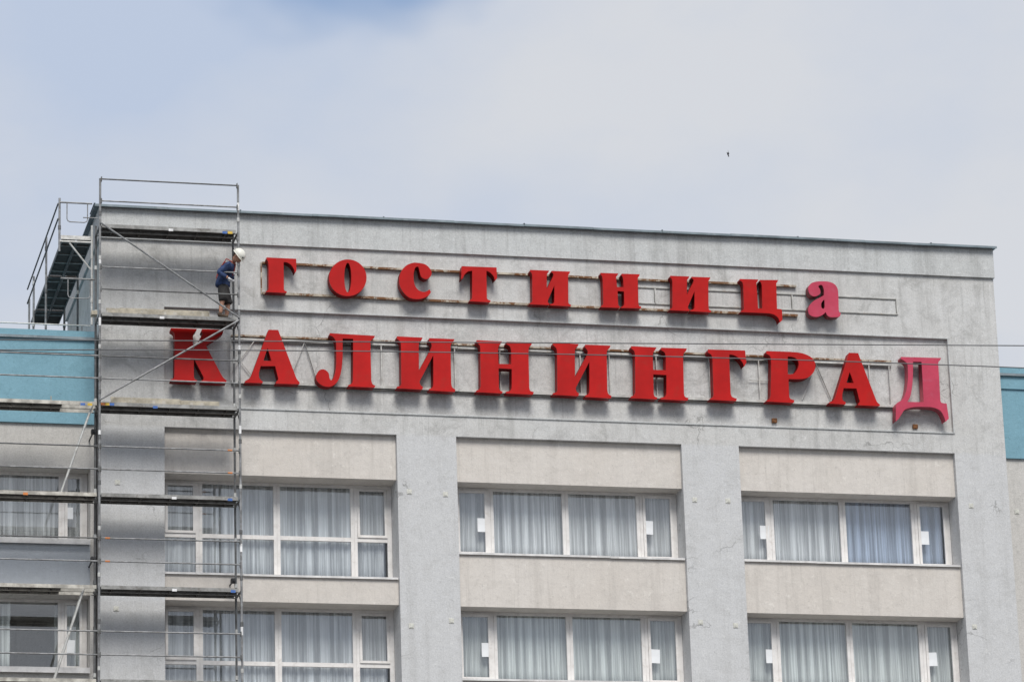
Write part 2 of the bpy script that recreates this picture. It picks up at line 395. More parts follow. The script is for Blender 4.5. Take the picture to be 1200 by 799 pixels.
bayname = ['bay behind the scaffold', 'middle bay', 'bay beside the corner with the pink letters']
for b, (a, c) in enumerate(BAYS):
    cx = (a+c)/2; hw = (c-a)/2-.005; left = b == 0
    yw = .70 if left else .60
    for k in range(2):
        dz = -STOREY*k
        zb = BEAM+dz; zs = (19.60 if left else 20.20)+dz
        # panel above this row of windows (lintel on the top floor, spandrel below it)
        ztop = ZBAY-.003 if k == 0 else (19.60 if left else 20.20)-.004
        pn = obj('lintel_panel' if k == 0 else 'spandrel_panel', B(a+.003, c-.003, .12, ROOMY-.02, zb, ztop), 'beige', hotel)
        w = window(hotel, cx, hw, yw, zs+.012, zb-.002, (20.58+dz) if left else None, sash=True if left else 'full', tilt=3 if left else None)
        sb = bmesh.new(); n = 3
        for i in range(n):
            s0, s1 = a+.01+(c-a-.02)*i/n, a+.01+(c-a-.02)*(i+1)/n
            dz2 = random.uniform(-.006, .006)
            box(sb, s0+.002, s1-.002, .075+random.uniform(-.006, .006), yw-.008, zs-.002+dz2, zs+.010+dz2)
            box(sb, s0+.002, s1-.002, .068, .0735, zs-.035+dz2, zs+.010+dz2)
        obj('sill', sb, 'sill', w)
        fl = ['top-floor', 'lower'][k]
        mat = {(0, 0): 'curtain4', (1, 0): 'curtain', (2, 0): 'curtain', (0, 1): 'curtain4', (1, 1): 'curtain3', (2, 1): 'curtain3'}[(b, k)]
        if b == 2 and k == 0:
            curtain('pale pleated curtain in the top-floor corner-bay window, beside the one painted with blue sky reflection', a+.02, 7.72, .76, zs-.05, zb+.3, mat, 10)
            curtain('pleated curtain with blue sky reflection painted in, top-floor corner-bay window', 7.78, c-.12, .77, zs-.05, zb+.3, 'curtain2', 11)
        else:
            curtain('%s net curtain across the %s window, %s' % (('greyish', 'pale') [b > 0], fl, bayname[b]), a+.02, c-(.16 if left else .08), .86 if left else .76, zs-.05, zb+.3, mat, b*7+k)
    zlow = (19.60 if left else 20.20)-STOREY*2+STOREY
    obj('spandrel_panel', B(a+.003, c-.003, .12, ROOMY-.02, BAYBOT+.003, (16.80 if left else 17.40)-.004), 'beige', hotel)
for px, py, lab in ((565, 615, 'white sheet of paper on the casement of the top middle-bay window by the scaffolded pier'),
                    (760, 618, 'white sheet of paper on the far casement of the top middle-bay window'),
                    (570, 761, 'white sheet of paper on the near casement of the lower middle-bay window'),
                    (768, 768.5, 'white sheet of paper on the far casement of the lower middle-bay window'),
                    (896, 623.5, 'white sheet of paper on the casement beside the pale curtain, top corner-bay window'),
                    (1083.5, 630, 'white sheet of paper on the casement beside the curtain painted with sky reflection, top corner-bay window'),
                    (903, 768.5, 'white sheet of paper on the casement of the lower corner-bay window, middle-bay side'),
                    (1093, 772, 'white sheet of paper on the casement of the lower corner-bay window, wing side')):
    notice(px, py, .582, .21, .31, lab, random.uniform(-.04, .04))
# little anchor plates left in the piers
def plate(parent, px, py, Y, s=.11):
    p = at(px, py, Y); bm = B(p.x-s/2, p.x+s/2, Y-.012, Y-.002, p.z-s/2, p.z+s/2, bev=.003)
    box(bm, p.x-s*.25, p.x+s*.28, Y-.02, Y-.0125, p.z-s*.3, p.z+s*.2)
    return obj('anchor_plate', bm, 'plate', parent)
for px, py in ((479.6, 576), (482, 733), (522, 579), (529, 727), (814, 585.5), (821, 728.7), (853, 586.7), (862, 732.5), (1138, 592.5), (1142, 734), (137.6, 565), (136, 713)):
    plate(hotel, px, py, 0)
for px, py in ((907, 493), (1072, 500)):
    p = at(px, py, .05)
    tag(obj('rusty_bracket', B(p.x-.06, p.x+.06, -.01, .055, p.z-.055, p.z+.05, bev=.01), 'rustbox', hotel))

# ------------------------------------------------------------------ lower wings
def wing(name, x0, x1, label, zt=24.98, zteal=22.90, openings=(), y=.4):
    wg = thing(name, ((x0+x1)/2, y, .14), label, 'building')
    xs = sorted({x0, x1} | {v for o in openings for v in o[:2]}); zs = sorted({.14, zteal} | {v for o in openings for v in o[2:4]})
    def dp(x, z):
        for o in openings:
            if o[0] < x < o[1] and o[2] < z < o[3]: return o[4]
        return y
    obj('wall', relief(xs, zs, dp, 6.0), 'wing', wg)
    obj('parapet', B(x0, x1, y-.06, 6.0, zteal+.001, zt-.50), 'teal', wg)
    obj('cornice_band', B(x0, x1, y-.10, 6.0, zt-.499, zt-.20), 'teal', wg)
    c = obj('coping', B(x0, x1, y-.16, 6.02, zt-.199, zt-.14), 'coping', wg)
    obj('coping_top', B(x0, x1, y-.13, 6.0, zt-.139, zt), 'teal', wg)
    return wg
lop = [(-16.0, -9.36, 20.33, 21.93, 3.2), (-16.0, -9.36, 17.53, 19.13, 3.2)]
lw = wing('hotel_wing', -18.0, XL-.056, 'lower hotel wing with blue-teal parapet behind the scaffold ladders', openings=lop)
rw = wing('hotel_wing', XR+.026, 18.0, 'lower hotel wing with blue-teal parapet beyond the bare plaster corner', zteal=22.83, openings=[(12.02, 16.5, 18.9, 20.42, .46)])
obj('blue_grey_panel', B(12.025, 16.49, .44, .459, 18.91, 20.41), 'bluegrey', rw)
obj('spandrel_panel', B(-15.99, -9.365, .39, 1.2, 19.14, 20.29), 'bluegrey', lw)
plate(rw, 1191.6, 599.4, .4)
for k in range(2):
    z0, z1 = 20.33-2.80*k, 21.93-2.80*k
    w = window(lw, -12.68, 3.31, .86, z0+.012, z1-.002, None, mull=(-1.65, 0.35, 2.755), mw=.13, sash='full')
    obj('sill', B(-15.99, -9.37, .30, .85, z0-.025, z0+.010), 'sill', w)
    obj('sill_lip', B(-15.99, -9.37, .292, .299, z0-.11, z0+.010), 'sill', w)
curtain('pale net curtain across the upper window of the teal-topped wing behind the scaffold', -15.9, -9.5, 1.05, 20.3, 22.2, 'curtain', 31)
curtain('cream curtain drawn half aside in the lower window of the teal-topped wing', -15.9, -9.5, 1.05, 17.5, 19.5, 'curtain3', 32, gap=(-11.0, -10.05))
notice(81, 601, .84, .17, .26, 'white sheet of paper on the upper wing window beside the scaffold posts')
notice(83, 757, .84, .17, .28, 'white sheet of paper on the lower wing window beside the scaffold posts', .05)
# rail along the wing roof
rr = thing('roof_guardrail', (-12, .9, 24.98), 'thin galvanised guard rail along the teal wing roof', 'railing')
obj('top_rail', T((-17.5, .9, 25.30), (-9.32, .9, 25.30), .017), 'alum', rr)
for i in range(5): obj('post', T((-17.3+i*1.95, .9, 24.98), (-17.3+i*1.95, .9, 25.28), .015), 'galv', rr)

# ------------------------------------------------------------------ sign letters
def smooth_poly(pts, n=5):
    """closed outline; points flagged with a third value are rounded through"""
    N = len(pts); out = []
    P = [Vector((p[0], p[1])) for p in pts]; sm = [len(p) > 2 for p in pts]
    for i in range(N):
        a, b = P[i], P[(i+1) % N]; out.append(a)
        if sm[i] or sm[(i+1) % N]:
            p0 = P[i-1] if sm[i] else a; p3 = P[(i+2) % N] if sm[(i+1) % N] else b
            for k in range(1, n):
                t = k/n
                out.append(.5*((2*a) + (b-p0)*t + (2*p0-5*a+4*b-p3)*t*t + (3*a-p0-3*b+p3)*t**3))
    return out
def ell(cx, cy, rx, ry, n=40): return [(cx+rx*math.cos(2*math.pi*i/n), cy+ry*math.sin(2*math.pi*i/n)) for i in range(n)]
def sm(*p): return [(a, b, 1) for a, b in p]
def letter_mesh(name, loops, yf, depth, parent, mat, org):
    cu = bpy.data.curves.new(name, 'CURVE'); cu.dimensions = '2D'; cu.fill_mode = 'BOTH'
    for L in loops:
        sp = cu.splines.new('POLY'); sp.points.add(len(L)-1); sp.use_cyclic_u = True
        for q, (x, z) in zip(sp.points, L): q.co = (x-org.x, z-org.z, 0, 1)
    cu.extrude = depth/2
    tmp = bpy.data.objects.new('tmp', cu); COL.objects.link(tmp)
    me = bpy.data.meshes.new_from_object(tmp.evaluated_get(bpy.context.evaluated_depsgraph_get()))
    bpy.data.objects.remove(tmp); bpy.data.curves.remove(cu)
    # curve plane xy -> facade xz
    me.transform(Matrix(((1, 0, 0, 0), (0, 0, -1, yf+depth/2-org.y), (0, 1, 0, 0), (0, 0, 0, 1))))
    me.name = name; me.materials.clear(); me.materials.append(M[mat])
    o = bpy.data.objects.new(name, me); COL.objects.link(o); o.parent = parent; WL[o.name] = org; return o
def letter(label, crop, loops, yf, back, group, face='red', ret='darkred', off=(0, 0)):
    x0, y0, s = crop; W2 = []
    for L in loops:
        pts = smooth_poly(L); w = [at(x0+(p.x+off[0])/s, y0+(p.y+off[1])/s, yf) for p in pts]; W2.append([(v.x, v.z) for v in w])
    zmin = min(z for _, z in W2[0]); xm = sum(x for x, _ in W2[0])/len(W2[0]); org = Vector((xm, back, zmin))
    t = thing('sign_letter', org, label, 'letter', group)
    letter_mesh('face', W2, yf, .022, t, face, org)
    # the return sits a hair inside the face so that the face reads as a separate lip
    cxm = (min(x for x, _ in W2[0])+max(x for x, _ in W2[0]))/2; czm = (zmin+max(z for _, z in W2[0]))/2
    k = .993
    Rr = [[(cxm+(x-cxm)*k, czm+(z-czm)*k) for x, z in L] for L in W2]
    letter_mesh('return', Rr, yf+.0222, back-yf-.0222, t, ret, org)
    return t
cA, cB, cC, cD, cE = (300, 290, 8.571), (460, 295, 8.571), (610, 305, 8), (775, 315, 8), (930, 320, 9.23)
cF, cG, cH, cI, cJ, cK = (190, 375, 9.4), (280, 375, 7.059), (455, 385, 6.667), (640, 395, 6.667), (820, 400, 8), (960, 405, 7.5)
GU = [(106, 100), (404, 114), (406, 235), (388, 258), (384, 225, 1), (352, 175, 1), (310, 150, 1), (277, 147), (281, 420), (290, 434, 1), (310, 440), (306, 456), (100, 447), (102, 436), (115, 432, 1), (127, 418), (127, 190), (121, 140, 1), (106, 116)]
CU = sm((240, 110), (330, 128), (384, 182), (390, 232), (362, 266), (325, 273), (288, 250), (272, 200), (262, 158), (246, 150), (226, 166), (214, 215), (213, 280), (226, 340), (260, 385), (310, 404), (345, 396)) + [(372, 378), (386, 405)] + sm((360, 440), (300, 468), (230, 475), (160, 455), (105, 400), (72, 335), (68, 265), (85, 200), (130, 145), (185, 117))
TU = [(695, 145), (1045, 158), (1050, 268), (1026, 290), (1018, 252, 1), (985, 212, 1), (943, 190), (948, 465), (958, 480, 1), (986, 490), (978, 508), (774, 496), (778, 482), (792, 477, 1), (800, 462), (800, 190), (755, 200, 1), (722, 232, 1), (708, 264), (688, 280)]
IU = [(90, 90), (268, 97), (262, 112), (249, 130, 1), (246, 152), (246, 272), (306, 150), (308, 128, 1), (290, 112), (291, 99), (465, 106), (460, 121), (449, 140, 1), (446, 160), (449, 395), (456, 410, 1), (473, 416), (468, 432), (277, 422), (280, 410), (305, 405, 1), (317, 392), (317, 236), (256, 378), (259, 398, 1), (272, 405), (267, 420), (84, 412), (88, 400), (102, 395, 1), (111, 382), (110, 150), (105, 122, 1), (90, 105)]
NU = [(750, 118), (918, 124), (908, 142), (896, 158, 1), (898, 185), (905, 250), (967, 252), (963, 185), (958, 157, 1), (945, 140), (948, 126), (1118, 131), (1112, 150), (1099, 170, 1), (1100, 200), (1106, 410), (1113, 428, 1), (1132, 434), (1128, 450), (942, 446), (945, 435), (965, 427, 1), (973, 410), (969, 292), (910, 288), (915, 405), (920, 425, 1), (932, 432), (929, 446), (752, 440), (755, 428), (768, 421, 1), (776, 405), (770, 180), (765, 150, 1), (750, 132)]
CEU = [(735, 95), (910, 100), (902, 118), (891, 135, 1), (893, 160), (908, 370), (948, 372), (942, 160), (935, 130, 1), (922, 118), (925, 104), (1095, 105), (1088, 122), (1078, 140, 1), (1078, 165), (1085, 375), (1120, 378), (1132, 395, 1), (1134, 480), (1110, 503), (1098, 462, 1), (1060, 430, 1), (1010, 416), (742, 405), (748, 393), (765, 388, 1), (775, 370), (768, 160), (760, 125, 1), (737, 110)]
AU = sm((160, 185), (165, 140), (200, 105), (270, 90), (370, 92), (435, 115), (470, 155), (483, 220), (488, 390)) + [(498, 425), (512, 432), (502, 466)] + sm((480, 474), (400, 475), (365, 455)) + [(347, 420)] + sm((320, 447), (270, 470), (215, 470), (170, 445), (158, 400), (172, 350), (215, 303), (270, 272)) + [(328, 240)] + sm((328, 185), (312, 136), (288, 128), (268, 145), (285, 175), (290, 215), (265, 240), (225, 252), (180, 232))
AUi = sm((332, 290), (336, 340), (334, 376), (318, 386), (301, 370), (298, 335), (312, 306))
KL = [(95, 88), (383, 97), (375, 120), (348, 150, 1), (340, 185), (340, 325), (436, 172), (446, 145, 1), (430, 125), (440, 98), (675, 108), (668, 150), (480, 275), (640, 580), (672, 632, 1), (710, 662), (706, 695), (428, 685), (430, 668), (455, 652, 1), (456, 625), (350, 425), (350, 625), (360, 650, 1), (385, 662), (382, 685), (92, 672), (95, 650), (125, 642, 1), (135, 620), (140, 200), (130, 140, 1), (95, 115)]
AL = [(245, 80), (325, 82), (460, 440), (478, 485, 1), (503, 515), (500, 530), (305, 525), (308, 508), (325, 492, 1), (322, 470), (300, 380), (180, 380), (165, 435), (170, 482, 1), (198, 508), (195, 520), (48, 518), (52, 503), (90, 478, 1), (110, 440), (215, 160)]
ALi = [(237, 230), (270, 338), (202, 336)]
LL = [(752, 108), (1125, 130), (1120, 145), (1096, 165, 1), (1088, 192), (1095, 500), (1105, 528, 1), (1128, 542), (1122, 558), (905, 548), (908, 536), (935, 522, 1), (943, 500), (945, 155), (858, 152), (858, 300)] + sm((850, 400), (830, 480), (800, 525), (750, 550), (690, 540), (645, 500), (640, 455), (665, 415), (705, 408), (740, 435), (748, 470), (757, 494), (775, 488), (795, 440), (805, 350)) + [(805, 220), (800, 170, 1), (780, 140, 1), (750, 125)]
IL = [(68, 60), (268, 70), (262, 86), (243, 106, 1), (238, 140), (240, 330), (328, 168), (340, 128, 1), (318, 95), (320, 74), (518, 82), (510, 100), (491, 122, 1), (487, 150), (492, 430), (500, 458, 1), (525, 474), (520, 494), (320, 482), (322, 470), (345, 460, 1), (352, 440), (352, 208), (245, 412), (252, 440, 1), (272, 455), (265, 476), (65, 465), (70, 452), (95, 445, 1), (102, 430), (100, 150), (95, 105, 1), (68, 78)]
NL = [(690, 90), (888, 100), (880, 116), (863, 138, 1), (858, 170), (862, 275), (962, 278), (960, 170), (951, 140, 1), (922, 120), (925, 102), (1125, 108), (1118, 128), (1100, 146, 1), (1095, 180), (1102, 460), (1110, 485, 1), (1138, 495), (1130, 515), (920, 505), (922, 492), (955, 483, 1), (965, 460), (965, 315), (862, 310), (865, 455), (871, 480, 1), (895, 492), (888, 505), (685, 495), (690, 482), (712, 472, 1), (722, 450), (720, 170), (715, 130, 1), (690, 108)]
GL = [(78, 75), (425, 85), (438, 198), (415, 236), (402, 198, 1), (360, 150, 1), (315, 127, 1), (277, 122), (278, 200), (290, 490), (305, 520, 1), (348, 535), (342, 558), (92, 545), (98, 535), (120, 525, 1), (130, 500), (120, 180), (112, 130, 1), (78, 105)]
PL = [(625, 90), (850, 97)] + sm((960, 110), (1040, 145), (1080, 195), (1080, 260), (1040, 320), (970, 350)) + [(833, 352), (838, 500), (848, 535, 1), (888, 550), (880, 575), (625, 562), (628, 550), (655, 537, 1), (665, 500), (670, 200), (662, 140, 1), (625, 115)]
PLi = [(825, 142)] + sm((870, 145), (910, 165), (928, 205), (920, 250), (890, 295), (850, 308)) + [(825, 305)]
AR = [(262, 62), (342, 65), (490, 450), (508, 492, 1), (535, 518), (530, 530), (342, 522), (345, 508), (358, 490, 1), (352, 470), (328, 375), (215, 372), (203, 430), (206, 475, 1), (235, 497), (230, 515), (85, 508), (90, 495), (125, 478, 1), (145, 440), (235, 150)]
ARi = [(268, 230), (305, 328), (240, 325)]
DL = [(720, 98), (1072, 108), (1065, 125), (1048, 145, 1), (1048, 180), (1065, 480), (1075, 500, 1), (1120, 508), (1140, 640), (1110, 668)] + sm((1100, 630), (1065, 570), (1000, 542), (900, 536), (820, 540), (755, 560), (725, 600)) + [(700, 640), (672, 666), (675, 520), (690, 498), (735, 470, 1), (765, 400, 1), (780, 300, 1), (780, 220), (775, 160, 1), (745, 130, 1), (720, 118)]
DLi = [(825, 140), (900, 142), (920, 495), (775, 493), (805, 430, 1), (822, 300, 1)]
UG, LG = 'letters of the upper sign row', 'letters of the lower sign row'
YU, BU, YLf, BLo = -.30, -.082, -.27, -.032
U = lambda lab, crop, loops, **k: letter(lab, crop, loops, YU, BU, UG, **k)
Lo = lambda lab, crop, loops, **k: letter(lab, crop, loops, YLf, BLo, LG, **k)
U('small red letter Г, first of the upper row beside the scaffold', cA, [GU])
U('small round red letter О, second of the upper row from the scaffold', cA, [ell(922, 304, 189, 184), ell(922, 302, 35, 148)])
U('small red letter С with ball end, third of the upper row', cB, [CU])
U('small red letter Т with hooked arms, fourth of the upper row', cB, [TU])
U('small red reversed-N letter И, fifth of the upper row from the scaffold', cC, [IU])
U('small red H-shaped letter Н with crossbar, sixth of the upper row', cC, [NU])
U('small red reversed-N letter И, seventh of the upper row from the scaffold', cD, [IU], off=(-6, -25))
U('small red letter Ц with hooked tail, just before the pink one', cD, [CEU])
U('small faded pink lower-case letter а ending the upper row', cE, [AU, AUi], face='pink', ret='oldred')
Lo('large red letter К behind the scaffold rails and brace', cF, [KL])
Lo('large red letter А beside the scaffold post, second of the lower row', cG, [AL, ALi])
Lo('large red letter Л with curled foot, third of the lower row', cG, [LL])
Lo('large red reversed-N letter И, fourth of the lower row from the scaffold', cH, [IL])
Lo('large red H-shaped letter Н, fifth of the lower row from the scaffold', cH, [NL])
Lo('large red reversed-N letter И, sixth of the lower row from the scaffold', cI, [IL], off=(-14, -16))
Lo('large red H-shaped letter Н, seventh of the lower row from the scaffold', cI, [NL], off=(-25, -20))
Lo('large red one-armed letter Г, eighth of the lower row from the scaffold', cJ, [GL])
Lo('large red P-shaped letter Р with round bowl on the lower row', cJ, [PL, PLi])
Lo('large red letter А next to the large faded pink letter', cK, [AR, ARi])
Lo('large faded pink letter Д with open counter ending the lower sign row', cK, [DL, DLi], face='pink', ret='darkpink')

# ------------------------------------------------------------------ sign frames
fu = thing('letter_rack', (.5, 0, 25.9), 'rust-stained steel rails carrying the small upper letters', 'rack')
zt, zb = 26.62, 25.92
segs = [-5.64, -3.1, -.7, 1.6, 4.2, 6.72]
for a, b in zip(segs, segs[1:]):
    j = random.uniform(-.008, .008)
    obj('rail', bar((a+.004, -.043, zt+j), (b-.004, -.043, zt+j), .045, .07), 'rustrail', fu)
    obj('rail', bar((a+.004, -.043, zb+j), (b-.004, -.043, zb+j), .05, .07), 'rustrail', fu)
obj('upright', bar((-5.66, -.04, zb-.02), (-5.66, -.04, zt+.02), .025, .03), 'rustrail', fu)
for (p, q) in (((2.96, 26.44), (9.13, 26.42)), ((2.96, 26.06), (9.13, 26.05)), ((9.12, 26.06), (9.12, 26.41)), ((6.60, 26.06), (6.60, 26.42)), ((3.35, 26.07), (3.35, 26.43)), ((4.35, 26.07), (4.35, 26.43)), ((5.62, 26.07), (5.62, 26.43))):
    obj('thin_rail', bar((p[0], -.012, p[1]), (q[0], -.012, q[1]), .016, .02), 'thinrod', fu)
    obj('thin_rail', bar((p[0]+(.02 if p[0] == q[0] else 0), -.014, p[1]+(.02 if p[0] != q[0] else 0)), (q[0]+(.02 if p[0] == q[0] else 0), -.014, q[1]+(.02 if p[0] != q[0] else 0)), .022, .02), 'palerail', fu)
fl = thing('letter_rack', (1.5, .06, 23.8), 'pale steel truss with rods carrying the large lower letters', 'rack')
A = lambda x, y, Y=.0: at(x, y, Y)
zu = (A(330, 395).z+A(1030, 423.4).z)/2; zm = (A(330, 399.2).z+A(1026, 427).z)/2; zl = (A(330, 449.5).z+A(1020, 475).z)/2
x0, x1 = A(271, 420).x, A(1046, 450).x; nseg = 6
for i in range(nseg):
    a, b = x0+(x1-x0)*i/nseg+.004, x0+(x1-x0)*(i+1)/nseg-.004; j = random.uniform(-.006, .006)
    obj('top_rail', bar((a, .012, zu+j), (b, .012, zu+j), .04, .075), 'rustrail', fl)
    obj('rail', bar((a, -.006, zm+j), (b, -.006, zm+j), .042, .035), 'palerail', fl)
    obj('rail_shadow_strip', bar((a, .03, zm-.05+j), (b, .03, zm-.05+j), .016, .03), 'thinrod', fl)  # dark bar standing in for the shadow line under the rail
    obj('bottom_rail', bar((a, .008, zl+.0+j), (b, .008, zl+j), .06, .07), 'palerail', fl)
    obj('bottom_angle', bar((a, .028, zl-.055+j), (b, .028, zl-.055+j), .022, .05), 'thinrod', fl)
for px in (270.5, 447, 507, 533, 586, 619, 680, 714, 769, 831, 889, 1018, 1041.5):
    x = A(px, 430).x; obj('upright', bar((x, -.004, zl+.03), (x, -.004, zm-.022), .026, .026), 'palerail', fl)
for p, q in (((357, 401), (344, 433)), ((357, 401), (370, 443)), ((298.5, 399), (281, 422)), ((281, 422), (295, 440)), ((955.6, 425), (974, 468)), ((951, 440), (940, 468)), ((878, 445), (903, 446)), ((281, 422), (271, 436))):
    a, b = A(*p), A(*q); obj('rod', T((a.x, .004, a.z), (b.x, .004, b.z), .011, 6), 'thinrod' if p[0] in (357, 955.6) and q[0] > p[0] else 'palerail', fl)

# ------------------------------------------------------------------ front scaffold
XS = [-12.37, -9.35, -6.33]; YO, YI = -1.05, -.32
LEV = [17.03, 19.03, 21.03, 23.03, 25.03, 27.03]
sc = thing('facade_scaffold', (-9.35, -.7, .14), 'tall galvanised tube scaffold with decks, guard rails and diagonal braces at the left corner', 'scaffold')
PR, GR = .025, .017
def post(p, x, y, z0, z1, mat='galv'):
    o = obj('standard', T((x, y, z0), (x, y, z1), PR, 10), mat, p)
    z = z0+2 if z0 < 10 else z0+.5
    zz = 15.2 if z0 < 10 else z
    while zz < z1-.1:
        obj('collar', T((x, y, zz), (x, y, zz+.09), PR+.009, 10), 'alum' if random.random() < .6 else 'galvdark', o); zz += 1.0
    return o
for i, x in enumerate(XS):
    top = 24.1 if i == 0 else 28.05
    post(sc, x, YO, .14, top, 'galv')
    post(sc, x+.0, YI, .14, (23.3 if i == 0 else 27.2), 'galvdark')
    obj('base_plate', B(x-.075, x+.075, YO-.075, YO+.075, .14, .155), 'galvdark', sc); obj('base_plate', B(x-.075, x+.075, YI-.075, YI+.075, .14, .155), 'galvdark', sc)
    for z in LEV:
        if i == 0 and z > 24: continue
        obj('transom', T((x, YO+.03, z-.06), (x, YI-.03, z-.06), .024), 'galvdark', sc)
        g = bmesh.new(); tube(g, (x, YO+.03, z-.06), (x, YO+.03, z-.061-.2), .02)
        obj('gusset', path(bmesh.new(), [(x, YO+.03, z-.34), (x, YO+.3, z-.09)], .012), 'galvdark', sc); g.free()
def deck(p, x0, x1, z, nplank=2, hatch=None, y0=YO+.05, y1=YI-.03, em='deckedge'):
    wpl = (y1-y0)/nplank
    for k in range(nplank):
        a, b = y0+k*wpl+.008, y0+(k+1)*wpl-.008
        xe = hatch if hatch else x1-.05
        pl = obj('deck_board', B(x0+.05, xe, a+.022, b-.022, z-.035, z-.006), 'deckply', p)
        edge = bmesh.new()
        box(edge, x0+.05, x1-.05, a, a+.021, z-.075, z+.004); box(edge, x0+.05, x1-.05, b-.021, b, z-.075, z+.004)
        obj('side_rail', edge, em, pl)
        for i in range(5):
            xx = x0+.3+(xe-x0-.5)*i/4; obj('rib', B(xx-.02, xx+.02, a+.0225, b-.0225, z-.07, z-.0355), 'deckply', pl)
        hk = bmesh.new()
        for xx in (x0+.05, x1-.05):
            for yy in (a+.05, b-.05): box(hk, xx-.03, xx+.03, yy-.02, yy+.02, z-.085, z-.074)
        obj('hook', hk, 'galvdark', pl)
def rails(p, x0, x1, y, z):
    for h in (.5, 1.0): obj('guard_rail', T((x0+.03, y-.03, z+h), (x1-.03, y-.03, z+h), GR), 'galv' if random.random() < .6 else 'galvdark', p)
    for h in (.5, 1.0):
        for x in (x0, x1): obj('wedge', B(x-.035 if x == x1 else x+.015, x-.015 if x == x1 else x+.035, y-.06, y+.02, z+h-.05, z+h+.05), 'galvdark', p)
for z in LEV:
    deck(sc, XS[1], XS[2], z); rails(sc, XS[1], XS[2], YO, z)
    if z < 24:
        deck(sc, XS[0], XS[1], z, hatch=-10.12 if z in (23.03, 19.03) else None, em='dusty')
        rails(sc, XS[0], XS[1], YO, z)
def brace(p, a, b, r=.021): return obj('diagonal_brace', T(a, b, r, 8), 'galv', p)
brace(sc, (XS[1], YO-.05, 27.03), (XS[2], YO-.05, 25.0)); brace(sc, (XS[2], YO-.05, 24.95), (XS[1], YO-.05, 23.05))
# stickers and tape on the deck edges and posts
for x, z, m in ((-6.62, 27.0, 'blue'), (-6.5, 27.0, 'yellow'), (-9.27, 23.02, 'orange'), (-9.18, 23.02, 'yellow'), (-9.08, 23.02, 'blue'), (-9.55, 23.0, 'yellow'), (-9.7, 23.0, 'blue'), (-8.15, 22.99, 'blue'), (-6.55, 21.0, 'blue'), (-6.5, 19.0, 'blue'), (-7.8, 27.0, 'white'), (-8.0, 25.0, 'white'), (-7.75, 21.0, 'white'), (-7.75, 19.0, 'white'), (-10.9, 21.0, 'orange')):
    obj('sticker', B(x-.05, x+.05, YO+.0545, YO+.0575, z-.06, z-.005), m, sc)
for x, z, m in ((-9.35, 26.2, 'white'), (-6.33, 22.5, 'white'), (-6.33, 27.55, 'white'), (-9.35, 22.3, 'white'), (-6.33, 19.9, 'white'), (-6.33, 18.1, 'white'), (-9.35, 24.8, 'white'), (-6.33, 24.3, 'white')):
    obj('tape', T((x, YO, z-.09), (x, YO, z+.09), PR+.003, 10), m, sc)
# red/orange ends of some rails
for z in (22.03, 21.53): obj('rail_end', T((XS[2]-.28, YO-.03, z), (XS[2]-.18, YO-.03, z), GR+.003), 'orange', sc)
for z in (20.03, 19.53): obj('rail_end', T((XS[1]+.12, YO-.03, z), (XS[1]+.22, YO-.03, z), GR+.003), 'orange', sc)
# wall ties
for x, z in ((XS[1]-.04, 22.55), (XS[1]-.04, 19.75), (XS[2]-.06, 19.35)):
    y1 = .12 if x > -9 else .4
    obj('wall_tie', T((x, YI-.1, z), (x, (.0 if z > 23 and x > -9 else y1)-.003, z), .018), 'black', sc)
    obj('clamp', B(x-.05, x+.05, YI-.07, YI+.06, z-.05, z+.05, bev=.01), 'black', sc)
# access ladders under the hatches
for zt_ in (23.03, 19.03):
    a = at(108, 478, -.7) if zt_ > 20 else at(98, 692, -.7); b = at(70.5, 580, -.7) if zt_ > 20 else at(63, 786, -.7)
    ld = thing('access_ladder', (b.x, -.7, zt_-2+.0), 'slanting aluminium ladder under the %s deck hatch, before the %s' % (('higher', 'wall below the teal band') if zt_ > 20 else ('lower', 'half-open curtain')), 'ladder')
    da = Vector((a.x, 0, zt_-.0)); db = Vector((b.x, 0, zt_-1.994))
    for yy in (-.86, -.54): obj('stile', T((da.x, yy, da.z), (db.x, yy, db.z), .022, 8), 'alum', ld)
    for i in range(7):
        t = (i+.6)/7.2; q = da.lerp(db, t); obj('rung', T((q.x, -.84, q.z), (q.x, -.56, q.z), .012, 6), 'alum', ld)
# loose boards lying on the decks
def board(x0, x1, y0, y1, z, label, rot=0., h=.035):
    bm = B(x0, x1, y0, y1, z, z+h, bev=.004); bmesh.ops.rotate(bm, verts=bm.verts, cent=((x0+x1)/2, (y0+y1)/2, z), matrix=Matrix.Rotation(rot, 3, 'Z'))
    tag(obj('timber_board', bm, 'timber', None, ((x0+x1)/2, (y0+y1)/2, z)), label, 'board', 'loose boards on the scaffold decks')
board(-9.2, -7.0, YO+.10, YO+.13, 25.036, 'dusty toe board standing on edge along the worker\'s deck', .004, .115)
board(-8.9, -6.95, YO+.16, YO+.19, 25.036, 'second, shorter toe board behind the dusty one on the worker\'s deck', -.006, .15)
board(-9.1, -7.6, YO+.10, YO+.13, 23.036, 'paint-splashed toe board on the deck just below the large К', .006, .13)
board(-8.3, -6.75, YO+.15, YO+.18, 23.036, 'longer toe board behind the splashed one below the large К', -.008, .12)
p_ = at(241, 464, -.55)
tag(obj('rubble_lump', B(p_.x-.08, p_.x+.06, -.40, -.37, 23.035, 23.16, bev=.012), 'timber', None, (p_.x, -.385, 23.035)), 'small brown offcut standing on the deck below the large К', 'offcut')
p_ = at(70, 464, -.6)
bm = B(p_.x-.16, p_.x+.02, -.7, -.5, 23.036, 23.10, bev=.01); box(bm, p_.x-.2, p_.x-.18, -.65, -.62, 23.036, 23.22)
tag(obj('tool_tray', bm, 'timber', None, (p_.x, -.6, 23.035)), 'small brown tray left on the deck in front of the teal band', 'tray')

